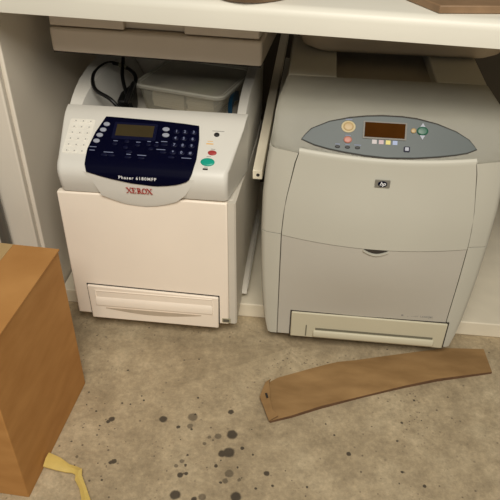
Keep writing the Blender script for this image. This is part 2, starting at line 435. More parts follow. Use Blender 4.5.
# solid front wedge with rounded vertical corners
ring_prof = PROF
NX = [0, .15, .45, .8, 1]
verts = []
for (y, z) in ring_prof:
    L_, R_ = xl(y), xr(y); row = []; RC = .013 - .009 * max(0, min(1, y / .06))
    for t in NX: row.append(bm.verts.new((L_ - .004 * t + .004, y + RC * (1 - t) ** 2 * (1 if z < .56 else .3), z - .006 * (1 - t) ** 2 * (1 if z > .49 else 0))) if False else bm.verts.new((L_ + RC * (1 - math.cos(t * math.pi / 2)) , y + RC * (1 - math.sin(t * math.pi / 2)) * (1 if y < .05 else .2), z - .5 * RC * (1 - math.sin(t * math.pi / 2)) * (1 if y > 0 else 0))))
    for t in NX[::-1]: row.append(bm.verts.new((R_ - RC * (1 - math.cos(t * math.pi / 2)), y + RC * (1 - math.sin(t * math.pi / 2)) * (1 if y < .05 else .2), z - .5 * RC * (1 - math.sin(t * math.pi / 2)) * (1 if y > 0 else 0))))
    verts.append(row)
for a, b2 in zip(verts, verts[1:]):
    for i in range(len(a) - 1): bm.faces.new((a[i], a[i + 1], b2[i + 1], b2[i]))
# back and bottom close the wedge
yb = .152
back_t = [bm.verts.new((v.co.x, yb, .5780 if 0 < i < len(verts[-1]) - 1 else .575)) for i, v in enumerate(verts[-1])]
back_b = [bm.verts.new((v.co.x, yb, .4335)) for v in verts[-1]]
n = len(back_t)
for i in range(n - 1):
    bm.faces.new((verts[-1][i], verts[-1][i + 1], back_t[i + 1], back_t[i]))
    bm.faces.new((back_t[i], back_t[i + 1], back_b[i + 1], back_b[i]))
    bm.faces.new((back_b[i], back_b[i + 1], verts[0][i + 1], verts[0][i]))
for side in (0, -1):
    loop = [r[side] for r in verts] + [back_t[side], back_b[side]]
    bm.faces.new(loop)
console = obj('console', bm, white, X)

def strip_on_console(bm, poly, off_top, off_base, ns=40):
    """convex-ish polygon in (x, s) laid on the console profile as a thin plate"""
    smin = min(p[1] for p in poly); smax = max(p[1] for p in poly)
    def span(s):
        xs = []
        for (x0, s0), (x1, s1) in zip(poly, poly[1:] + poly[:1]):
            if (s0 - s) * (s1 - s) <= 0 and s0 != s1:
                xs.append(x0 + (x1 - x0) * (s - s0) / (s1 - s0))
        return min(xs), max(xs)
    prev = None; first = None
    for k in range(ns + 1):
        s = smin + (smax - smin) * (.002 + .996 * k / ns)
        a, b2 = span(s); p = on_s(s)[0]; nn = n_at(s)
        row = []
        for off in (off_top, off_base):
            for t in (0, .25, .5, .75, 1):
                x = a + (b2 - a) * t
                row.append(bm.verts.new((x, p[0] + nn[1] * off, p[1] + nn[2] * off)))
        if prev:
            for i in range(4):
                bm.faces.new((prev[i], prev[i + 1], row[i + 1], row[i])); bm.faces.new((prev[5 + i], row[5 + i], row[6 + i], prev[6 + i]))
            bm.faces.new((prev[0], row[0], row[5], prev[5])); bm.faces.new((prev[4], prev[9], row[9], row[4]))
        else: first = row
        prev = row
    for r_ in (first, prev):
        for i in range(4): bm.faces.new((r_[i], r_[i + 1], r_[6 + i], r_[5 + i]))
    return bm

# swollen apron under the panel, down to the dip in the front cover
ap = []
for x, z in [(-.489, .492), (-.478, .478), (-.462, .450)] + SEAM[1:-2] + [(-.262, .447), (-.246, .475), (-.240, .489)]:
    ap.append((x, z))
bm = B()
n_ = len(ap)
# apron: front sheet bulging forward, thick to the console
fr, bk = [], []
for x, z in ap:
    t = max(0, min(1, (z - .405) / .095)); y = -.003 - .0085 * math.sin(min(1, t * 1.6) * math.pi / 2)
    fr.append(bm.verts.new((x, y, z))); bk.append(bm.verts.new((x, .015, z)))
# fan with an inner row to keep it smooth
bm.faces.new(bk)
for i in range(n_): bm.faces.new((fr[i], fr[(i + 1) % n_], bk[(i + 1) % n_], bk[i]))
cx, cz = -.363, .455
inner = []
for x, z in ap:
    xx, zz = cx + (x - cx) * .82, cz + (z - cz) * .82
    t = max(0, min(1, (zz - .405) / .095)); inner.append(bm.verts.new((xx, -.0045 - .0082 * math.sin(min(1, t * 1.6) * math.pi / 2), zz)))
for i in range(n_): bm.faces.new((fr[i], inner[i], inner[(i + 1) % n_], fr[(i + 1) % n_]))
bm.faces.new(inner[::-1])
obj('panel_apron', bm, white, X, label='white bulge under the navy panel with red lettering')

# navy control panel
BL = [(-0.463, 0.112, 0.567), (-0.354, 0.109, 0.566), (-0.246, 0.103, 0.563), (-0.241, 0.071, 0.546), (-0.24, 0.024, 0.52), (-0.245, -0.005, 0.5), (-0.252, -0.011, 0.486), (-0.283, -0.011, 0.475), (-0.324, -0.0105, 0.469), (-0.363, -0.011, 0.470), (-0.418, -0.012, 0.479), (-0.463, -0.011, 0.487), (-0.481, -0.01, 0.492), (-0.486, -0.002, 0.504), (-0.488, 0.031, 0.524), (-0.479, 0.072, 0.546)]
poly = [(x, s_of(y, z)) for x, y, z in BL]
bm = B(); strip_on_console(bm, poly, .0045, -.002, 44)
cp = obj('control_panel', bm, navy, X, bevel=.0015, seg=2, label='navy blue control panel')
SN = Vector((0, -.483, .875))             # normal of the sloped face
def slope(x, y, off=0.0):
    z = .511 + (y - .008) * (.053 / .096); return Vector((x, y, z)) + SN * off
PO = .0045
# display
bm = B(); plate(bm, slope(-.389, .0785, PO), SN, .100, .046, .0014, r=.003); dfr = obj('display_frame', bm, navy2, cp)
bm = B(); plate(bm, slope(-.389, .0795, PO + .001), SN, .086, .031, .0010); obj('display', bm, lcd_x, cp, label='dim olive display')
def button(x, y, rx, ry, m, par, off=PO, h=.003, name='button', label=None):
    bm = B(); disc(bm, slope(x, y, off), SN, rx, ry, h); return obj(name, bm, m, par, label=label)
for x, y in ((-.457, .092), (-.462, .078), (-.467, .065), (-.471, .051)):
    button(x, y, .0075, .0052, btn_w, cp)
for x, y in ((-.319, .088), (-.317, .074)):
    button(x, y, .0082, .0052, btn_w, cp)
digits = '123456789*0#'
ky = [.083, .067, .051, .034]; kx = [-.294, -.275, -.255]
for r_ in range(4):
    for c_ in range(3):
        x = kx[c_]; y = ky[r_] + .001
        bm = B(); disc(bm, slope(x, y, PO), SN, .0072, .0055, .002)
        kb = obj('key', bm, navy2, cp)
bm = B()
for r_ in range(4):
    for c_ in range(3):
        join(bm, text_bm(digits[r_ * 3 + c_], .0095, slope(kx[c_], ky[r_] + .001, PO + .0022), SN, .0003, bold=.0002))
obj('key_lettering', bm, pale_pr, cp)
# navigation ring and the lower row of function keys
for x, y in ((-.428, .047), (-.402, .054), (-.402, .040), (-.376, .047), (-.352, .050), (-.345, .040), (-.334, .049)):
    button(x, y, .0055, .0040, navy2, cp, h=.002)
for x, y in ((-.446, .020), (-.430, .020), (-.392, .018), (-.392, .030), (-.362, .018), (-.316, .052), (-.316, .034), (-.296, .024)):
    button(x, y, .0075, .0036, navy2, cp, h=.002)
bm = B()
for x, y, wd in ((-.476, .037, .016), (-.476, .029, .012), (-.438, .0265, .022), (-.392, .0245, .010), (-.362, .024, .020), (-.318, .059, .014), (-.322, .040, .020), (-.262, .024, .022), (-.428, .054, .010), (-.376, .054, .010), (-.402, .062, .008), (-.352, .057, .008), (-.334, .056, .006)):
    bm = B(); plate(bm, slope(x, y, PO), SN, wd, .0016, .0004); obj('key_caption', bm, pale_pr, cp)
# writing on the lip
sl = s_of(-.0115, .4835); nl = n_at(sl)
bm = text_bm('Phaser 6180MFP', .0100, Vector((-.366, -.0115, .4855)) + nl * .0048, nl, .0004, stretch=1.02, bold=.0001, space=1.25)
obj('lettering', bm, white_pr, cp, label='white model lettering')

# red serif lettering on the apron
def serif_word(bm, word, x0, w, gap, h):
    def bar(ax, az, bx, bz, t):
        d = Vector((bx - ax, bz - az)); l = d.length; nx, nz = -d.y / l * t / 2, d.x / l * t / 2
        prism(bm, [(ax + nx, az + nz), (bx + nx, bz + nz), (bx - nx, bz - nz), (ax - nx, az - nz)], 'Y', 0, .0012)
    x = x0; T, t, s = .0020, .0009, .0022
    for ch in word:
        if ch == 'X':
            bar(x, h, x + w, 0, T); bar(x + w, h, x, 0, t)
            for q in (x, x + w):
                bar(q - s, h, q + s, h, t); bar(q - s, 0, q + s, 0, t)
        elif ch == 'E':
            bar(x + .002, 0, x + .002, h, T); bar(x - .001, h, x + w * .9, h, t); bar(x - .001, 0, x + w * .9, 0, t); bar(x, h / 2, x + w * .65, h / 2, t)
            bar(x + w * .9, h, x + w * .9, h * .75, t); bar(x + w * .9, 0, x + w * .9, h * .25, t)
        elif ch == 'R':
            bar(x + .002, 0, x + .002, h, T); bar(x - .001, h, x + w * .65, h, t); bar(x, h * .48, x + w * .65, h * .48, t); bar(x + w * .72, h * .97, x + w * .72, h * .5, T * .9)
            bar(x + w * .45, h * .48, x + w, 0, T); bar(x - .001, 0, x + .005, 0, t); bar(x + w - .001, 0, x + w + .003, 0, t)
        elif ch == 'O':
            N_ = 20
            for k in range(N_):
                a, b2 = 2 * math.pi * k / N_, 2 * math.pi * (k + 1) / N_
                bar(x + w / 2 + w * .52 * math.cos(a), h / 2 + h / 2 * math.sin(a), x + w / 2 + w * .52 * math.cos(b2), h / 2 + h / 2 * math.sin(b2), t + (T - t) * abs(math.cos((a + b2) / 2)))
        x += w + gap
    return bm
bm = serif_word(B(), 'XEROX', 0, .0090, .0026, .0140)
bmesh.ops.rotate(bm, verts=bm.verts[:], cent=(0, 0, 0), matrix=Matrix.Rotation(R(9), 3, 'X'))
bmesh.ops.translate(bm, verts=bm.verts[:], vec=(-.3925, -.0148, .4475))
obj('brand_lettering', bm, red_pr, X, smooth=False, label='red serif lettering')

# small keys to the left of the navy panel
pl = B(); plate(pl, slope(-.516, .0625, 0), SN, .058, .094, .0012, r=.004)
kp = obj('side_keypad', pl, btn_c, X, label='pale one-touch keypad')
for r_ in range(6):
    for c_ in range(3):
        x = -.5335 + c_ * .0175 - r_ * .0006; y = .0985 - r_ * .0143
        bm = B(); plate(bm, slope(x, y, .001), SN, .0125, .0075, .0015, r=.002); obj('key', bm, btn_c, kp)
for r_ in range(6):
    for c_ in range(3):
        x = -.5335 + c_ * .0175 - r_ * .0006; y = .0985 - r_ * .0143
        bm = B(); plate(bm, slope(x + .002, y - .0005, .0025), SN, .0026, .0026, .0003); obj('key_caption', bm, grey_pr, kp)

# right-hand buttons
button(-.2035, .085, .0062, .0055, dark_m, X, off=0, h=.003, label='small grey round button')
button(-.2075, .042, .0098, .0062, red_b, X, off=0, h=.003, label='red oval stop button')
button(-.2145, .020, .0155, .0100, green_b, X, off=0, h=.004, label='teal oval start button')
bm = B(); plate(bm, slope(-.216, .063, 0), SN, .016, .003, .0005); plate(bm, slope(-.216, .069, 0), SN, .012, .0015, .0004); obj('amber_marking', bm, amber_l, X)
bm = B(); plate(bm, slope(-.2175, .0045, .0), SN, .011, .0035, .0008); obj('energy_light', bm, dark_m, X)
bm = B()
for x, y, wd in ((-.2035, .094, .022), (-.207, .051, .010), (-.214, .0335, .010), (-.190, .094, .005), (-.217, .009, .008)):
    bm = B(); plate(bm, slope(x, y, 0), SN, wd, .0014, .0003); obj('button_caption', bm, grey_pr, X)

# output tray behind the console: floor, rims, rear wall
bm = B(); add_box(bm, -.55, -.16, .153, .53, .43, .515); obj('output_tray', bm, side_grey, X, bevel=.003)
def rim(x_out0, x_out1, x_in0, x_in1, x_bot0, x_bot1):
    bm = B()
    ys = [(.153, .5780), (.175, .587), (.205, .5955), (.25, .603), (.33, .606), (.50, .606)]
    rows = []
    for y, z in ys:
        t = (y - .153) / .347
        xo = x_out0 + (x_out1 - x_out0) * min(1, t * 2); xi = x_in0 + (x_in1 - x_in0) * t; xb = x_bot0 + (x_bot1 - x_bot0) * t
        rows.append([bm.verts.new(v) for v in ((xo, y, .43), (xo, y, z - .008), (xo + (.004 if xi > xo else -.004), y, z), (xi, y, z - .002), (xb, y, .515), (xb, y, .43))])
    for a, b2 in zip(rows, rows[1:]):
        for i in range(6): bm.faces.new((a[i], a[(i + 1) % 6], b2[(i + 1) % 6], b2[i]))
    bm.faces.new(rows[0]); bm.faces.new(rows[-1][::-1])
    return bm
obj('tray_rim', rim(-.5665, -.578, -.535, -.515, -.515, -.470), white, X)
obj('tray_rim', rim(-.1420, -.137, -.166, -.166, -.174, -.174), white, X)
bm = B(); add_box(bm, -.56, -.15, .515, .60, .43, .64); obj('rear_housing', bm, side_grey, X, bevel=.006)
for x0, x1 in ((-.577, -.525), (-.176, -.14)):
    bm = B(); add_box(bm, x0, x1, .475, .60, .60, .68); obj('scanner_support', bm, white, X, bevel=.006)
# scanner on top
bm = B(); add_box(bm, -.612, -.114, .20, .64, .679, .735)
SROT = Matrix.Rotation(R(-4), 3, 'Z')
def turn(bm): bmesh.ops.rotate(bm, verts=bm.verts[:], cent=(-.37, .2, 0), matrix=SROT); return bm
sc_ = obj('scanner', turn(bm), scan_m, X, bevel=.006)
bm = B(); prism(bm, [(-.612, .738), (-.120, .738), (-.122, .775), (-.610, .775)], 'Y', .222, .63)
for x0, x1 in ((-.610, -.432), (-.291, -.121)):
    add_box(bm, x0, x1, .204, .223, .7385, .7745)
lid_ = obj('scanner_lid', turn(bm), scan_m, X, bevel=.003)
bm = B(); add_box(bm, -.610, -.116, .202, .6, .6775, .6792); obj('scanner_underside', turn(bm), dark_m, sc_)

# paper drawer in the front
dr = B(); prism(dr, [(-.529, .052), (-.1935, .050), (-.1930, .152), (-.530, .160)], 'Y', -.007, .01)
obj('drawer_gap', (lambda b_: (prism(b_, [(-.5315, .058), (-.191, .058), (-.1905, .1545), (-.5325, .1625)], 'Y', -.0012, .008), b_)[1])(B()), gap_m, X)
drw = obj('paper_drawer', dr, cream, X, bevel=.003)
# recessed grip: a raised frame around a sunken bar
bm = B()
add_box(bm, -.513, -.207, -.0085, -.006, .1435, .147)
add_box(bm, -.513, -.5095, -.0085, -.006, .100, .147); add_box(bm, -.2105, -.207, -.0085, -.006, .094, .147)
obj('grip_frame', bm, cream, drw, bevel=.0015)
bm = B(); prism(bm, [(-.0105, .099), (-.0105, .111), (-.0080, .124), (-.006, .126), (-.006, .096)], 'X', -.512, -.208)
obj('grip', bm, cream, drw, bevel=.003)
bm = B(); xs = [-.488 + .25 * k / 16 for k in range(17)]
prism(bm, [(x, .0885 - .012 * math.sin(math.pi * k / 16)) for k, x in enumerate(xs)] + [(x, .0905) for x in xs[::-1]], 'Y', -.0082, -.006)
obj('grip_shade_line', bm, mat('cream_shadow_line', (196, 180, 160), .5), drw)  # curve of shading below the grip, drawn as a darker cream strip
bm = B(); plate(bm, (-.174, -.0002, .0735), (0, -1, 0), .022, .014, .0008, r=.002); stk = obj('sticker', bm, mat('sticker_film', (176, 170, 144), .4), X, label='small greenish grey sticker')
bm = B(); plate(bm, (-.174, -.001, .0735), (0, -1, 0), .016, .009, .0005); obj('sticker_print', bm, frame_m, stk)

# ------------------------------------------------------------------ right printer
H = thing('laser_printer', (.163, .28, .06), 'beige laser printer with an oval slate grey control panel', 'printer')
HC = .165; HW = .254
def bul(x, z):
    u = max(-1, min(1, (x - HC) / HW)); g = max(0, min(1, (z - .10) / .2)); g = g * g * (3 - 2 * g)
    t = max(0, min(1, (z - .40) / .15)); t = t * t * (3 - 2 * t)
    return -.026 * (1 - u * u) * g * (1 - .42 * t)
def xw(z):
    """left edge of the shell at height z (mirrored on the right)"""
    tab = [(.05, -.070), (.09, -.077), (.13, -.0815), (.2, -.086), (.27, -.0895), (.366, -.0915), (.456, -.0905), (.531, -.085), (.60, -.0755), (.67, -.068)]
    for (z0, a), (z1, b2) in zip(tab, tab[1:]):
        if z <= z1: return a + (b2 - a) * (z - z0) / (z1 - z0)
    return tab[-1][1]
def top_z(y):
    if y < .043: return .585 + 1.3 * y
    if y > .10: return .6585 + (y - .10) * .09
    t = (y - .043) / .057          # rounded shoulder of the top cover (Hermite)
    h00, h10, h01, h11 = 2*t**3 - 3*t**2 + 1, t**3 - 2*t**2 + t, -2*t**3 + 3*t**2, t**3 - t**2
    return h00 * .6409 + h10 * .057 * .75 + h01 * .6585 + h11 * .057 * .09
def sheet(bm, outline_rows, thick, fn):
    """rows of (z, xa, xb): a curved panel of given thickness following fn(x, z) -> y"""
    NXX = 18; F, K = [], []
    for z, a, b2 in outline_rows:
        F.append([bm.verts.new((a + (b2 - a) * i / NXX, fn(a + (b2 - a) * i / NXX, z), z)) for i in range(NXX + 1)])
        K.append([bm.verts.new((a + (b2 - a) * i / NXX, fn(a + (b2 - a) * i / NXX, z) + thick, z)) for i in range(NXX + 1)])
    for G, flip in ((F, 0), (K, 1)):
        for r0, r1 in zip(G, G[1:]):
            for i in range(NXX): bm.faces.new((r0[i], r0[i + 1], r1[i + 1], r1[i]))
    for j in range(len(F) - 1):
        for i in (0, NXX): bm.faces.new((F[j][i], F[j + 1][i], K[j + 1][i], K[j][i]))
    for j in (0, -1):
        for i in range(NXX): bm.faces.new((F[j][i], F[j][i + 1], K[j][i + 1], K[j][i]))
    return bm
def interp(tab, z):
    if z <= tab[0][0]: return tab[0][1]
    for (z0, a), (z1, b2) in zip(tab, tab[1:]):
        if z <= z1: return a + (b2 - a) * (z - z0) / (z1 - z0)
    return tab[-1][1]
# slit between the corner columns and the doors
slit = [(.044, -.0415), (.157, -.0425), (.356, -.0435), (.435, -.0395), (.548, -.022), (.585, -.0135)]
# inner core, dark gaps show it
bm = B(); prism(bm, [(.008, .0465), (.008, .56), (.05, .60), (.22, .64), (.56, .64), (.56, .0465)], 'X', -.060, .39); obj('inner_frame', bm, hp_dark, H, smooth=False)
# side shells
for sgn in (-1, 1):
  for zs in ([.0465, .09, .13, .2, .27, .32, .3605], [.3625, .41, .456, .52, .545, .60]):
    bm = B(); rows = []
    for z in zs:
        xo = xw(min(z, .575)); xi = interp(slit, min(z, .575)) - .0012
        row = []
        rc = .012
        ring = [(xi, .03), (xi, bul(xi, z)), (xo + rc, bul(xo + rc, z)), (xo + rc * .3, rc * .3), (xo, rc), (xo, .565), (xo + .03, .565), (xo + .03, .03)]
        for x, y in ring:
            X_ = x if sgn < 0 else 2 * HC - x
            row.append(bm.verts.new((X_, y, min(z, top_z(bul(max(x, xo + rc), .58)) - .0072))))
        rows.append(row)
    nr = len(rows[0])
    for a, b2 in zip(rows, rows[1:]):
        for i in range(nr): bm.faces.new((a[i], a[(i + 1) % nr], b2[(i + 1) % nr], b2[i]))
    bm.faces.new(rows[0]); bm.faces.new(rows[-1][::-1])
    obj('side_panel', bm, hp_m, H)
# upper shell: sloped face and top, front edge cut from the bulging cylinder
bm = B()
NXX = 36; grid = []
XO = xw(.595)
xs = [XO, XO + .0036] + [XO + .012 + (2 * HC - 2 * XO - .024) * i / NXX for i in range(NXX + 1)] + [2 * HC - XO - .0036, 2 * HC - XO]
ysn = [0, .25, .5, .75, 1.0]
for x in xs:
    dd = HC - XO - abs(x - HC); edge = 1 if dd < .001 else .3 if dd < .005 else 0
    yf = bul(x, .6) + .012 * edge
    col = []
    seq = [(yf, top_z(yf) - .0065), (yf + .0004, top_z(yf) - .004), (yf + .0022, top_z(yf) - .0015), (yf + .005, top_z(yf + .005) - .0008)]
    for t in ysn[1:]: y = yf + .005 + (.038 - yf) * t; seq.append((y, top_z(y)))
    for y in (.05, .057, .064, .071, .078, .085, .092, .10, .12, .15, .18): seq.append((y, top_z(y)))
    for k, (y, z) in enumerate(seq): col.append(bm.verts.new((HC + (x - HC) * (1 - .085 * max(0, min(1, (y - .0) / .18))), y, z - .004 * edge)))
    grid.append(col)
for a, b2 in zip(grid, grid[1:]):
    for i in range(len(a) - 1): bm.faces.new((a[i], b2[i], b2[i + 1], a[i + 1]))
# thickness downward
geom = bm.faces[:]
ext = bmesh.ops.solidify(bm, geom=geom, thickness=.006)
tp = obj('top_cover', bm, hp_m, H)
# rear top: raised shoulders each side of the output bin
for a, b2 in ((-.054, .055), (.275, .384)):
    bm = B(); prism(bm, [(.183, .60), (.183, .656), (.190, .664), (.40, .672), (.56, .672), (.56, .60)], 'X', a, b2); obj('top_shoulder', bm, hp_m, H, bevel=.003)
bm = B(); prism(bm, [(.183, .60), (.183, .652), (.30, .62), (.42, .61), (.56, .61), (.56, .60)], 'X', .0555, .2745); obj('output_bin', bm, hp_dark, H)
bm = B(); add_box(bm, .0555, .2745, .44, .56, .60, .668); obj('rear_housing', bm, hp_dark, H, bevel=.003)

# upper door
def seam_z(x): return .3500 + .0150 * ((x - .185) / .27) ** 2
bm = B()
rows = []
zz = [.0, .08, .2, .35, .5, .65, .8, .9, 1, 'b', 'c', 'd']
NXX = 24; F, K = [], []
for t in zz:
    rf, rk = [], []
    for i in range(NXX + 1):
        # lower edge follows the seam, upper edge follows the slope plane cut
        zl0 = .345; zt = .57
        wrap = t if isinstance(t, str) else None; tt = 1 if wrap else t
        zc = zl0 + (zt - zl0) * tt
        a = interp(slit, zc) + .0012; bb = 2 * HC - a
        x = a + (bb - a) * i / NXX
        lo = seam_z(x) + .0012; hi = top_z(bul(x, .58)) - .0078
        z = lo + (hi - lo) * tt
        y = bul(x, z) - .003
        if wrap:
            b0 = bul(x, .58)
            y, z = {'b': (b0 - .0028, top_z(b0) - .002), 'c': (b0 - .0012, top_z(b0) + .0015), 'd': (b0 + .0022, top_z(b0 + .0022) + .0012)}[wrap]
        rf.append(bm.verts.new((x, y, z))); rk.append(bm.verts.new((x, y + .018, z - (.012 if wrap else 0))))
    F.append(rf); K.append(rk)
for G in (F, K):
    for r0, r1 in zip(G, G[1:]):
        for i in range(NXX): bm.faces.new((r0[i], r0[i + 1], r1[i + 1], r1[i]))
for j in range(len(F) - 1):
    for i in (0, NXX): bm.faces.new((F[j][i], F[j + 1][i], K[j + 1][i], K[j][i]))
for j in (0, -1):
    for i in range(NXX): bm.faces.new((F[j][i], F[j][i + 1], K[j][i + 1], K[j][i]))
ud = obj('upper_door', bm, hp_m, H)
# lower door
bm = B(); F, K = [], []
for t in [0, .05, .2, .4, .6, .8, .95, 1]:
    rf, rk = [], []
    for i in range(NXX + 1):
        zc = .05 + .29 * t; a = interp(slit, zc) + .0012; bb = 2 * HC - a; x = a + (bb - a) * i / NXX
        lo = .048; hi = seam_z(x) - .0012; z = lo + (hi - lo) * t
        y = bul(x, z) - .001; rf.append(bm.verts.new((x, y, z))); rk.append(bm.verts.new((x, y + .015, z)))
    F.append(rf); K.append(rk)
for G in (F, K):
    for r0, r1 in zip(G, G[1:]):
        for i in range(NXX): bm.faces.new((r0[i], r0[i + 1], r1[i + 1], r1[i]))
for j in range(len(F) - 1):
    for i in (0, NXX): bm.faces.new((F[j][i], F[j + 1][i], K[j + 1][i], K[j][i]))
for j in (0, -1):
    for i in range(NXX): bm.faces.new((F[j][i], F[j][i + 1], K[j][i + 1], K[j][i]))
ld = obj('lower_door', bm, hp_low, H)
# finger scoop at the top of the lower door
yh = bul(.171, .33)
bm = B(); xs_ = [.143 + .056 * k / 14 for k in range(15)]
up_ = [(x, seam_z(x) + .0008) for x in xs_]; lo_ = [(x, seam_z(x) - .010 * math.sin(math.pi * k / 14)) for k, x in enumerate(xs_)]
prism(bm, up_ + lo_[::-1][1:-1], 'Y', yh - .0022, yh + .003); obj('finger_scoop', bm, gap_m, ld, label='dark finger scoop')
bm = B(); lo2 = [(x, seam_z(x) - .004 - .0105 * math.sin(math.pi * k / 14)) for k, x in enumerate(xs_)]
prism(bm, [(x, z + .0035) for x, z in lo2] + lo2[::-1], 'Y', yh - .006, yh + .003); obj('scoop_lip', bm, hp_m, ld)
# badge
yb_ = bul(.163, .497)
bm = B(); plate(bm, (.163, yb_ - .0032, .5165), (0, -1, 0), .031, .0165, .002, r=.001); bd = obj('badge', bm, silver, ud, label='small silver badge with a dark oval')
bm = B(); disc(bm, (.163, yb_ - .0052, .5165), (0, -1, 0), .0098, .0070, .001); obj('badge_oval', bm, navy, ud)
obj('badge_lettering', text_bm('hp', .0125, (.163, yb_ - .0066, .5175), (0, -1, 0), .0003, shear=.3, bold=.0002), white_pr, ud)
# model lettering low on the right
yl = bul(.305, .144)
bm = text_bm('hp color LaserJet', .0095, (.304, yl - .0016, .1445), (0, -1, 0), .0003); obj('lettering', bm, grey_pr, ld)
bm = B(); plate(bm, (.2635, yl - .0024, .1445), (0, -1, 0), .005, .005, .0006); obj('lettering_mark', bm, grey_pr, ld)

# lower paper drawer
bm = B(); add_box(bm, -.0105, .380, -.0035, .01, .048, .130); obj('drawer_gap', bm, gap_m, H)
bm = B(); add_box(bm, -.0075, .377, -.0075, .01, .046, .1275); dw = obj('paper_drawer', bm, hp_draw, H, bevel=.003)
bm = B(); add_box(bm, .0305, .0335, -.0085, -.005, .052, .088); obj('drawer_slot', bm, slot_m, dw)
bm = B(); add_box(bm, .055, .348, -.0085, -.005, .068, .081); obj('grip_recess_shade', bm, slot_m, dw)  # flat strip in a darker colour, standing in for shade in the grip recess
bm = B(); prism(bm, [(-.006, .055), (-.015, .055), (-.016, .066), (-.012, .0745), (-.006, .0745)], 'X', .050, .352); obj('grip', bm, hp_draw, dw, bevel=.003)

# control panel in the slope
HN = Vector((0, -1.3, 1)).normalized()
def hs(x, y, off=0.0): return Vector((x, y, .585 + 1.3 * y)) + HN * off
TOP0 = [(-.0125, .0065), (-.006, .0145), (.007, .023), (.043, .033), (.084, .039), (.118, .042), (.15, .0435), (.19, .0435), (.22, .042), (.261, .037), (.30, .029), (.327, .020), (.339, .012), (.3435, .0065)]
BOT = [(.325, .001), (.300, -.0035), (.266, -.008), (.22, -.0125), (.165, -.0148), (.120, -.013), (.079, -.0095), (.045, -.0055), (.015, -.0002)]
TOP = [(x, y - .002 if 0 < k < 13 else y) for k, (x, y) in enumerate(TOP0)]
BOT = [(x, y * .75 + .0005) for x, y in BOT]
pp = TOP + BOT
bm = B()
A = [bm.verts.new(hs(x, y, .0025)) for x, y in pp]; K = [bm.verts.new(hs(x, y, -.004)) for x, y in pp]
bm.faces.new(A); bm.faces.new(K[::-1])
for i in range(len(pp)): bm.faces.new((A[i], K[i], K[(i + 1) % len(pp)], A[(i + 1) % len(pp)]))
gb = B()
pg = [(.165 + (x - .165) * 1.008, .0145 + (y - .0145) * 1.06) for x, y in pp]
A2 = [gb.verts.new(hs(x, y, .0012)) for x, y in pg]; K2 = [gb.verts.new(hs(x, y, -.004)) for x, y in pg]
gb.faces.new(A2); gb.faces.new(K2[::-1])
for i in range(len(pg)): gb.faces.new((A2[i], K2[i], K2[(i + 1) % len(pg)], A2[(i + 1) % len(pg)]))
obj('panel_gasket', gb, gap_m, H)
hcp = obj('control_panel', bm, grey_panel, H, bevel=.001, seg=2, label='slate grey oval control panel')
HO = .0025
def hplate(name, x, y, wd, ht, t, m, off=HO, r=0, label=None):
    bm = B(); plate(bm, hs(x, y, off), HN, wd, ht, t, r=r); return obj(name, bm, m, hcp, label=label)
def hbutton(x, y, rx, ry, m, h=.003, off=HO, label=None):
    bm = B(); disc(bm, hs(x, y, off), HN, rx, ry, h); return obj('button', bm, m, hcp, label=label)
hplate('display_frame', .1565, .0230, .089, .0365, .0025, frame_m, r=.002)
hplate('display', .1565, .0232, .082, .0305, .0005, lcd_h, off=HO + .0025, label='brown amber display')
hbutton(.082, .0255, .0145, .0122, mat('tan_ring', (196, 180, 140), .4), .002, label='pale tan ring around the go button')
hbutton(.082, .0255, .0108, .0092, amber_b, .0035, label='tan round go button')
hbutton(.0825, .0090, .0085, .0070, salmon, .003, label='salmon stop button')
for x in (.0625, .083, .1035): hbutton(x, -.0005, .0052, .003, dark_m, .002)
for x, c in ((.137, (196, 188, 190)), (.151, (196, 172, 178)), (.165, (216, 204, 120)), (.179, (158, 172, 208))):
    hplate('supply_light', x, .0085, .0095, .0085, .0006, mat('supply_mark', c, .5))
hplate('button_frame', .2035, .0012, .0125, .0115, .0015, navy2, r=.002)
hplate('button', .2035, .0014, .0075, .007, .002, btn_w, off=HO + .001, r=.001)
hbutton(.2325, .0252, .0115, .0090, green_d, .0035, label='green oval select button')
hbutton(.2145, .0250, .0055, .0052, amber_b, .003, label='small tan back button')
def tri(x, y, s, upw):
    bm = B(); u = Vector((1, 0, 0)); v = HN.cross(u)
    q = [(-s, -s * .8 * upw), (s, -s * .8 * upw), (0, s * .9 * upw)]
    A_ = [bm.verts.new(hs(x, y, HO - .001) + u * a + v * b2) for a, b2 in q]; T_ = [bm.verts.new(hs(x, y, HO + .002) + u * a + v * b2) for a, b2 in q]
    bm.faces.new(A_); bm.faces.new(T_[::-1])
    for i in range(3): bm.faces.new((A_[i], A_[(i + 1) % 3], T_[(i + 1) % 3], T_[i]))
    obj('arrow_button', bm, btn_w, hcp)
tri(.2325, .0325, .0055, 1); tri(.2330, .0172, .0055, -1)
bm = B()
for x, y, wd in ((.082, .0347, .014), (.0825, .0145, .011), (.0625, .0028, .010), (.083, .0028, .009), (.1035, .0030, .014)):
    bm = B(); plate(bm, hs(x, y, HO), HN, wd, .0016, .0004); obj('button_caption', bm, pale_pr, hcp)

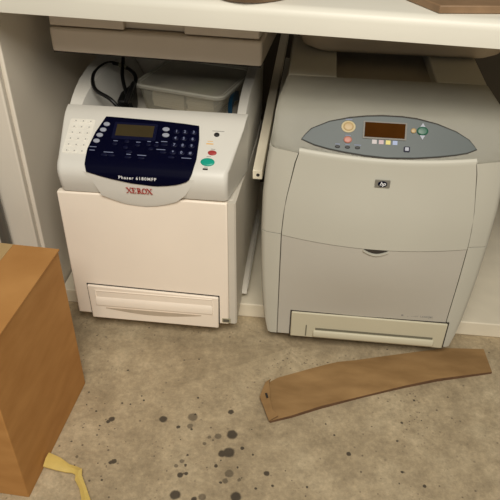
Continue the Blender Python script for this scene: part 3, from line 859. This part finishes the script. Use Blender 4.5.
# tray lying on the printer's shoulders
bm = B()
def tray_ring(x0, x1, y0, y1, r, z): return [(x, y, z) for x, y in rrect(x0, x1, y0, y1, r, 6)]
lv = [tray_ring(-.005, .425, .335, .56, .045, .673), tray_ring(-.030, .445, .312, .58, .06, .686), tray_ring(-.046, .46, .295, .60, .07, .722), tray_ring(-.050, .464, .290, .605, .07, .728),
      tray_ring(-.048, .462, .293, .602, .07, .731), tray_ring(-.040, .454, .301, .594, .065, .727), tray_ring(-.024, .44, .318, .574, .055, .690), tray_ring(-.0, .42, .34, .555, .045, .679)]
rows = [[bm.verts.new(p) for p in l] for l in lv]
for a, b2 in zip(rows, rows[1:]):
    nn_ = len(a)
    for i in range(nn_): bm.faces.new((a[i], a[(i + 1) % nn_], b2[(i + 1) % nn_], b2[i]))
bm.faces.new(rows[0][::-1]); bm.faces.new(rows[-1])
tag(obj('plastic_tray', bm, tray_m), 'shallow beige tray with rounded corners on top of the beige printer, below the tabletop', 'tray')

# ------------------------------------------------------------------ batten between the printers
bt = thing('white_batten', (-.112, .1, .44), 'thin white batten wedged between the two printers, running back under the table', 'board')
bm = B(); prism(bm, [(.085, .447), (.105, .443), (.845, .545), (.845, .575), (.095, .472), (.085, .470)], 'X', -.121, -.0985)
for v in bm.verts: v.co.x += (v.co.y - .09) * .018
obj('plank', bm, board_m, bt, bevel=.002)
bm = B(); disc(bm, (-.1085, .0848, .4585), (0, -1, 0), .004, .004, .0005); obj('screw_hole', bm, dark_m, bt)

# ------------------------------------------------------------------ things in the output tray
ROT = R(-15)
tc_ = Vector((-.300, .352, .5155))
def tubpt(u, v, z): return (tc_.x + u * math.cos(ROT) - v * math.sin(ROT), tc_.y + u * math.sin(ROT) + v * math.cos(ROT), z)
def tub_ring(w_, d_, r, z): return [tubpt(x, y, z) for x, y in rrect(-w_ / 2, w_ / 2, -d_ / 2, d_ / 2, r, 5)]
tub = thing('plastic_container', tc_, 'clear frosted lidded container of papers in the top tray of the white printer', 'container')
bm = B()
lv = [tub_ring(.204, .180, .02, .516), tub_ring(.212, .188, .020, .52), tub_ring(.232, .206, .022, .580), tub_ring(.227, .201, .021, .580), tub_ring(.207, .183, .02, .522)]
rows = [[bm.verts.new(p) for p in l] for l in lv]
for a, b2 in zip(rows, rows[1:]):
    for i in range(len(a)): bm.faces.new((a[i], a[(i + 1) % len(a)], b2[(i + 1) % len(a)], b2[i]))
bm.faces.new(rows[0][::-1]); bm.faces.new(rows[-1])
obj('tub', bm, tub_m, tub)
bm = B()
lv = [tub_ring(.240, .214, .022, .576), tub_ring(.246, .220, .024, .579), tub_ring(.244, .218, .024, .587), tub_ring(.234, .208, .02, .588), tub_ring(.226, .200, .018, .584), tub_ring(.21, .184, .015, .584)]
rows = [[bm.verts.new(p) for p in l] for l in lv]
for a, b2 in zip(rows, rows[1:]):
    for i in range(len(a)): bm.faces.new((a[i], a[(i + 1) % len(a)], b2[(i + 1) % len(a)], b2[i]))
bm.faces.new(rows[-1])
lid = obj('lid', bm, lid_m, tub)
bm = B(); rr = tub_ring(.244, .218, .024, .5855); rr = rr + rr[:2]; tube(bm, rr, .0026, 8); obj('lid_rim', bm, rim_m, lid)
bm = B(); rr = tub_ring(.226, .200, .02, .5845); rr = rr + rr[:2]; tube(bm, rr, .0014, 8); obj('lid_groove', bm, rim_m, lid)
for k, (u0, u1, h, lbl) in enumerate(((-.085, .004, .024, 'stack of white papers in the left half of the clear container'), (.012, .085, .034, 'stack of white papers in the right half of the clear container'))):
    bm = B(); rnd = random.Random(k)
    for q in range(7):
        z = .523 + q * (h + .017) / 7; j = rnd.uniform(-.002, .002)
        pts = [tubpt(u0 + j, -.078 + j, 0), tubpt(u1 + j, -.078 - j, 0), tubpt(u1 + j, .06, 0), tubpt(u0 + j, .06, 0)]
        prism(bm, [(p[0], p[1]) for p in pts], 'Z', z, z + (h + .017) / 7 - .0006)
    tag(obj('paper_stack', bm, paper_m, smooth=False), lbl, 'papers', 'paper stacks in the clear container')
bm = B(); pts = [tubpt(u, v, 0) for u, v in ((.01, -.07), (.082, -.075), (.080, .03), (.018, .04))]
prism(bm, [(p[0], p[1]) for p in pts], 'Z', .5765, .5778)
tag(obj('paper_note', bm, note_m), 'pale green paper note on the papers under the container lid', 'paper')
bm = B()
pts = smooth_path([(-.186, .17, .56), (-.189, .20, .585), (-.188, .24, .592), (-.186, .30, .57)], 5)
rows = [[bm.verts.new(p + Vector((dx, 0, dz))) for dx, dz in ((-.004, -.004), (.006, .004), (.006, -.02), (-.004, -.024))] for p in pts]
for a, b2 in zip(rows, rows[1:]):
    for i in range(4): bm.faces.new((a[i], a[(i + 1) % 4], b2[(i + 1) % 4], b2[i]))
bm.faces.new(rows[0]); bm.faces.new(rows[-1][::-1])
tag(obj('blue_sleeve', bm, blue_m), 'dark blue plastic sleeve tucked right of the clear container', 'sleeve')

# black power lead coiled left of the container
cb = thing('power_cable', (-.47, .25, .5155), 'black power lead looped left of the clear container on the white printer', 'cable')
path = smooth_path([(x_, y_, z_ - .010) for x_, y_, z_ in [(-.520, .46, .655), (-.500, .40, .625), (-.476, .30, .605), (-.450, .24, .580), (-.430, .205, .560), (-.428, .180, .558), (-.445, .170, .572), (-.471, .172, .598), (-.517, .205, .608), (-.546, .294, .612), (-.533, .371, .612), (-.482, .350, .612), (-.442, .300, .606), (-.440, .25, .585), (-.445, .20, .552)]], 8)
bm = B(); tube(bm, path, .0048, 10); obj('lead', bm, black_r, cb)
bm = B()
prism(bm, [(-.466, .205), (-.436, .205), (-.436, .26), (-.446, .315), (-.462, .315), (-.472, .26)], 'Z', .5155, .572); obj('plug', bm, black_r, cb, bevel=.006)
bm = B(); tube(bm, smooth_path([(-.450, .31, .57), (-.440, .27, .590), (-.436, .225, .588), (-.440, .190, .570)], 6), .006, 10); obj('strain_relief', bm, black_r, cb)
bm = B(); tube(bm, [(-.498, .361, .6025), (-.476, .343, .6025)], .0062, 10); obj('cable_tag', bm, grey_tag, cb, label='grey printed band on the black lead')
bm = B(); prism(bm, [(-.428, .160), (-.400, .160), (-.402, .176), (-.430, .176)], 'Z', .5155, .568); obj('plug_face', bm, grey_tag, cb, bevel=.002)

# ------------------------------------------------------------------ floor things
# flattened cardboard strip
cs = thing('cardboard_strip', (.15, -.13, 0), 'long flat folded strip of brown cardboard on the concrete before the beige printer', 'cardboard')
OUT = [(-.066, -.188), (-.056, -.143), (-.030, -.120), (.03, -.092), (.08, -.068), (.118, -.050), (.165, -.036), (.24, -.012), (.40, .035), (.50, .045), (.505, -.035), (.365, -.078), (.28, -.110), (.18, -.152), (.08, -.198), (.01, -.234), (-.038, -.254)]
def cz_(x, y): return .006 + .003 * math.sin(x * 17 + y * 9) + .002 * math.sin(x * 41 - y * 23)
bm = B()
cen = [(-.0, -.185), (.10, -.135), (.20, -.092), (.30, -.06), (.42, -.01)]
T_ = [bm.verts.new((x, y, .007 + .004 * (.5 + .5 * math.sin(x * 23)))) for x, y in OUT]
I_ = [bm.verts.new((x + (-.0 if k else .012) + (cxx - x) * .45, y + (cyy - y) * .45, .011 + .003 * math.sin(x * 19 + y * 13))) for k, (x, y) in enumerate(OUT) for cxx, cyy in [min(cen, key=lambda c: (c[0] - x) ** 2 + (c[1] - y) ** 2)]]
Bm_ = [bm.verts.new((x, y, .0005)) for x, y in OUT]
n = len(OUT)
for i in range(n):
    j = (i + 1) % n
    bm.faces.new((T_[i], T_[j], I_[j], I_[i])); f = bm.faces.new((T_[j], T_[i], Bm_[i], Bm_[j])); f.material_index = 1
res = bm.faces.new(I_); bm.faces.new(Bm_[::-1])
bmesh.ops.triangulate(bm, faces=[res])
o_ = obj('sheet', bm, [card_m, card_edge], cs)
# folded end flap with torn corners
bm = B()
fl = [(-.068, -.189, .012), (-.062, -.160, .013), (-.058, -.141, .012), (-.046, -.133, .016), (-.050, -.146, .018), (-.045, -.170, .0185), (-.042, -.200, .0185), (-.034, -.228, .0175), (-.020, -.243, .016), (-.040, -.256, .010)]
A = [bm.verts.new(p) for p in fl]; K = [bm.verts.new((p[0], p[1], p[2] - .0025)) for p in fl]
bm.faces.new(A); bm.faces.new(K[::-1])
for i in range(len(fl)): 
    f = bm.faces.new((A[i], K[i], K[(i + 1) % len(fl)], A[(i + 1) % len(fl)])); f.material_index = 1
obj('end_flap', bm, [card_m, card_edge], cs)
bm = B(); prism(bm, [(-.056, -.180), (-.051, -.179), (-.047, -.192), (-.051, -.194)], 'Z', .0135, .0165); obj('punched_slot', bm, dark_m, cs)

# carton at the left
cx_ = thing('cardboard_box', (-.62, -.37, 0), 'tall brown cardboard carton standing on the concrete at the left edge', 'box')
bm = B(); prism(bm, [(-.497, -.187), (-.512, -.50), (-.76, -.49), (-.745, -.177)], 'Z', 0, .40); obj('carton', bm, box_m, cx_, bevel=.002)
bm = B(); prism(bm, [(-.495, -.185), (-.510, -.502), (-.632, -.497), (-.618, -.180)], 'Z', .4005, .404); obj('flap', bm, box_m, cx_)
bm = B(); prism(bm, [(-.622, -.180), (-.636, -.497), (-.762, -.492), (-.747, -.175)], 'Z', .4005, .404); obj('flap', bm, box_m, cx_)
bm = B(); prism(bm, [(-.595, -.182), (-.610, -.499), (-.660, -.497), (-.645, -.179)], 'Z', .4043, .4050); obj('packing_tape', bm, mat('tape', (186, 156, 108), .3), cx_)

# yellow strap
bm = B()
ctr = [((-.503, -.405), (-.504, -.437)), ((-.473, -.414), (-.474, -.441)), ((-.452, -.424), (-.455, -.441)), ((-.434, -.428), (-.440, -.441)), ((-.421, -.433), (-.431, -.446)), ((-.418, -.445), (-.430, -.455)), ((-.402, -.468), (-.415, -.472)), ((-.387, -.490), (-.404, -.493)), ((-.374, -.510), (-.395, -.515)), ((-.35, -.56), (-.38, -.56))]
zs_ = [.018, .016, .012, .012, .014, .010, .008, .006, .004, .003]
rows = []
for ((ax, ay), (bx, by)), z in zip(ctr, zs_):
    rows.append([bm.verts.new(p) for p in ((ax, ay, z + .004), ((ax + bx) / 2, (ay + by) / 2, z + .006), (bx, by, z), (bx, by, z - .0025), ((ax + bx) / 2, (ay + by) / 2, .0005 if z < .008 else z - .006), (ax, ay, max(.0005, z - .003)))])
for a, b2 in zip(rows, rows[1:]):
    for i in range(6): bm.faces.new((a[i], a[(i + 1) % 6], b2[(i + 1) % 6], b2[i]))
bm.faces.new(rows[0]); bm.faces.new(rows[-1][::-1])
tag(obj('yellow_strap', bm, yellow_m), 'pale yellow bent strap on the concrete in the lower left corner', 'strap')
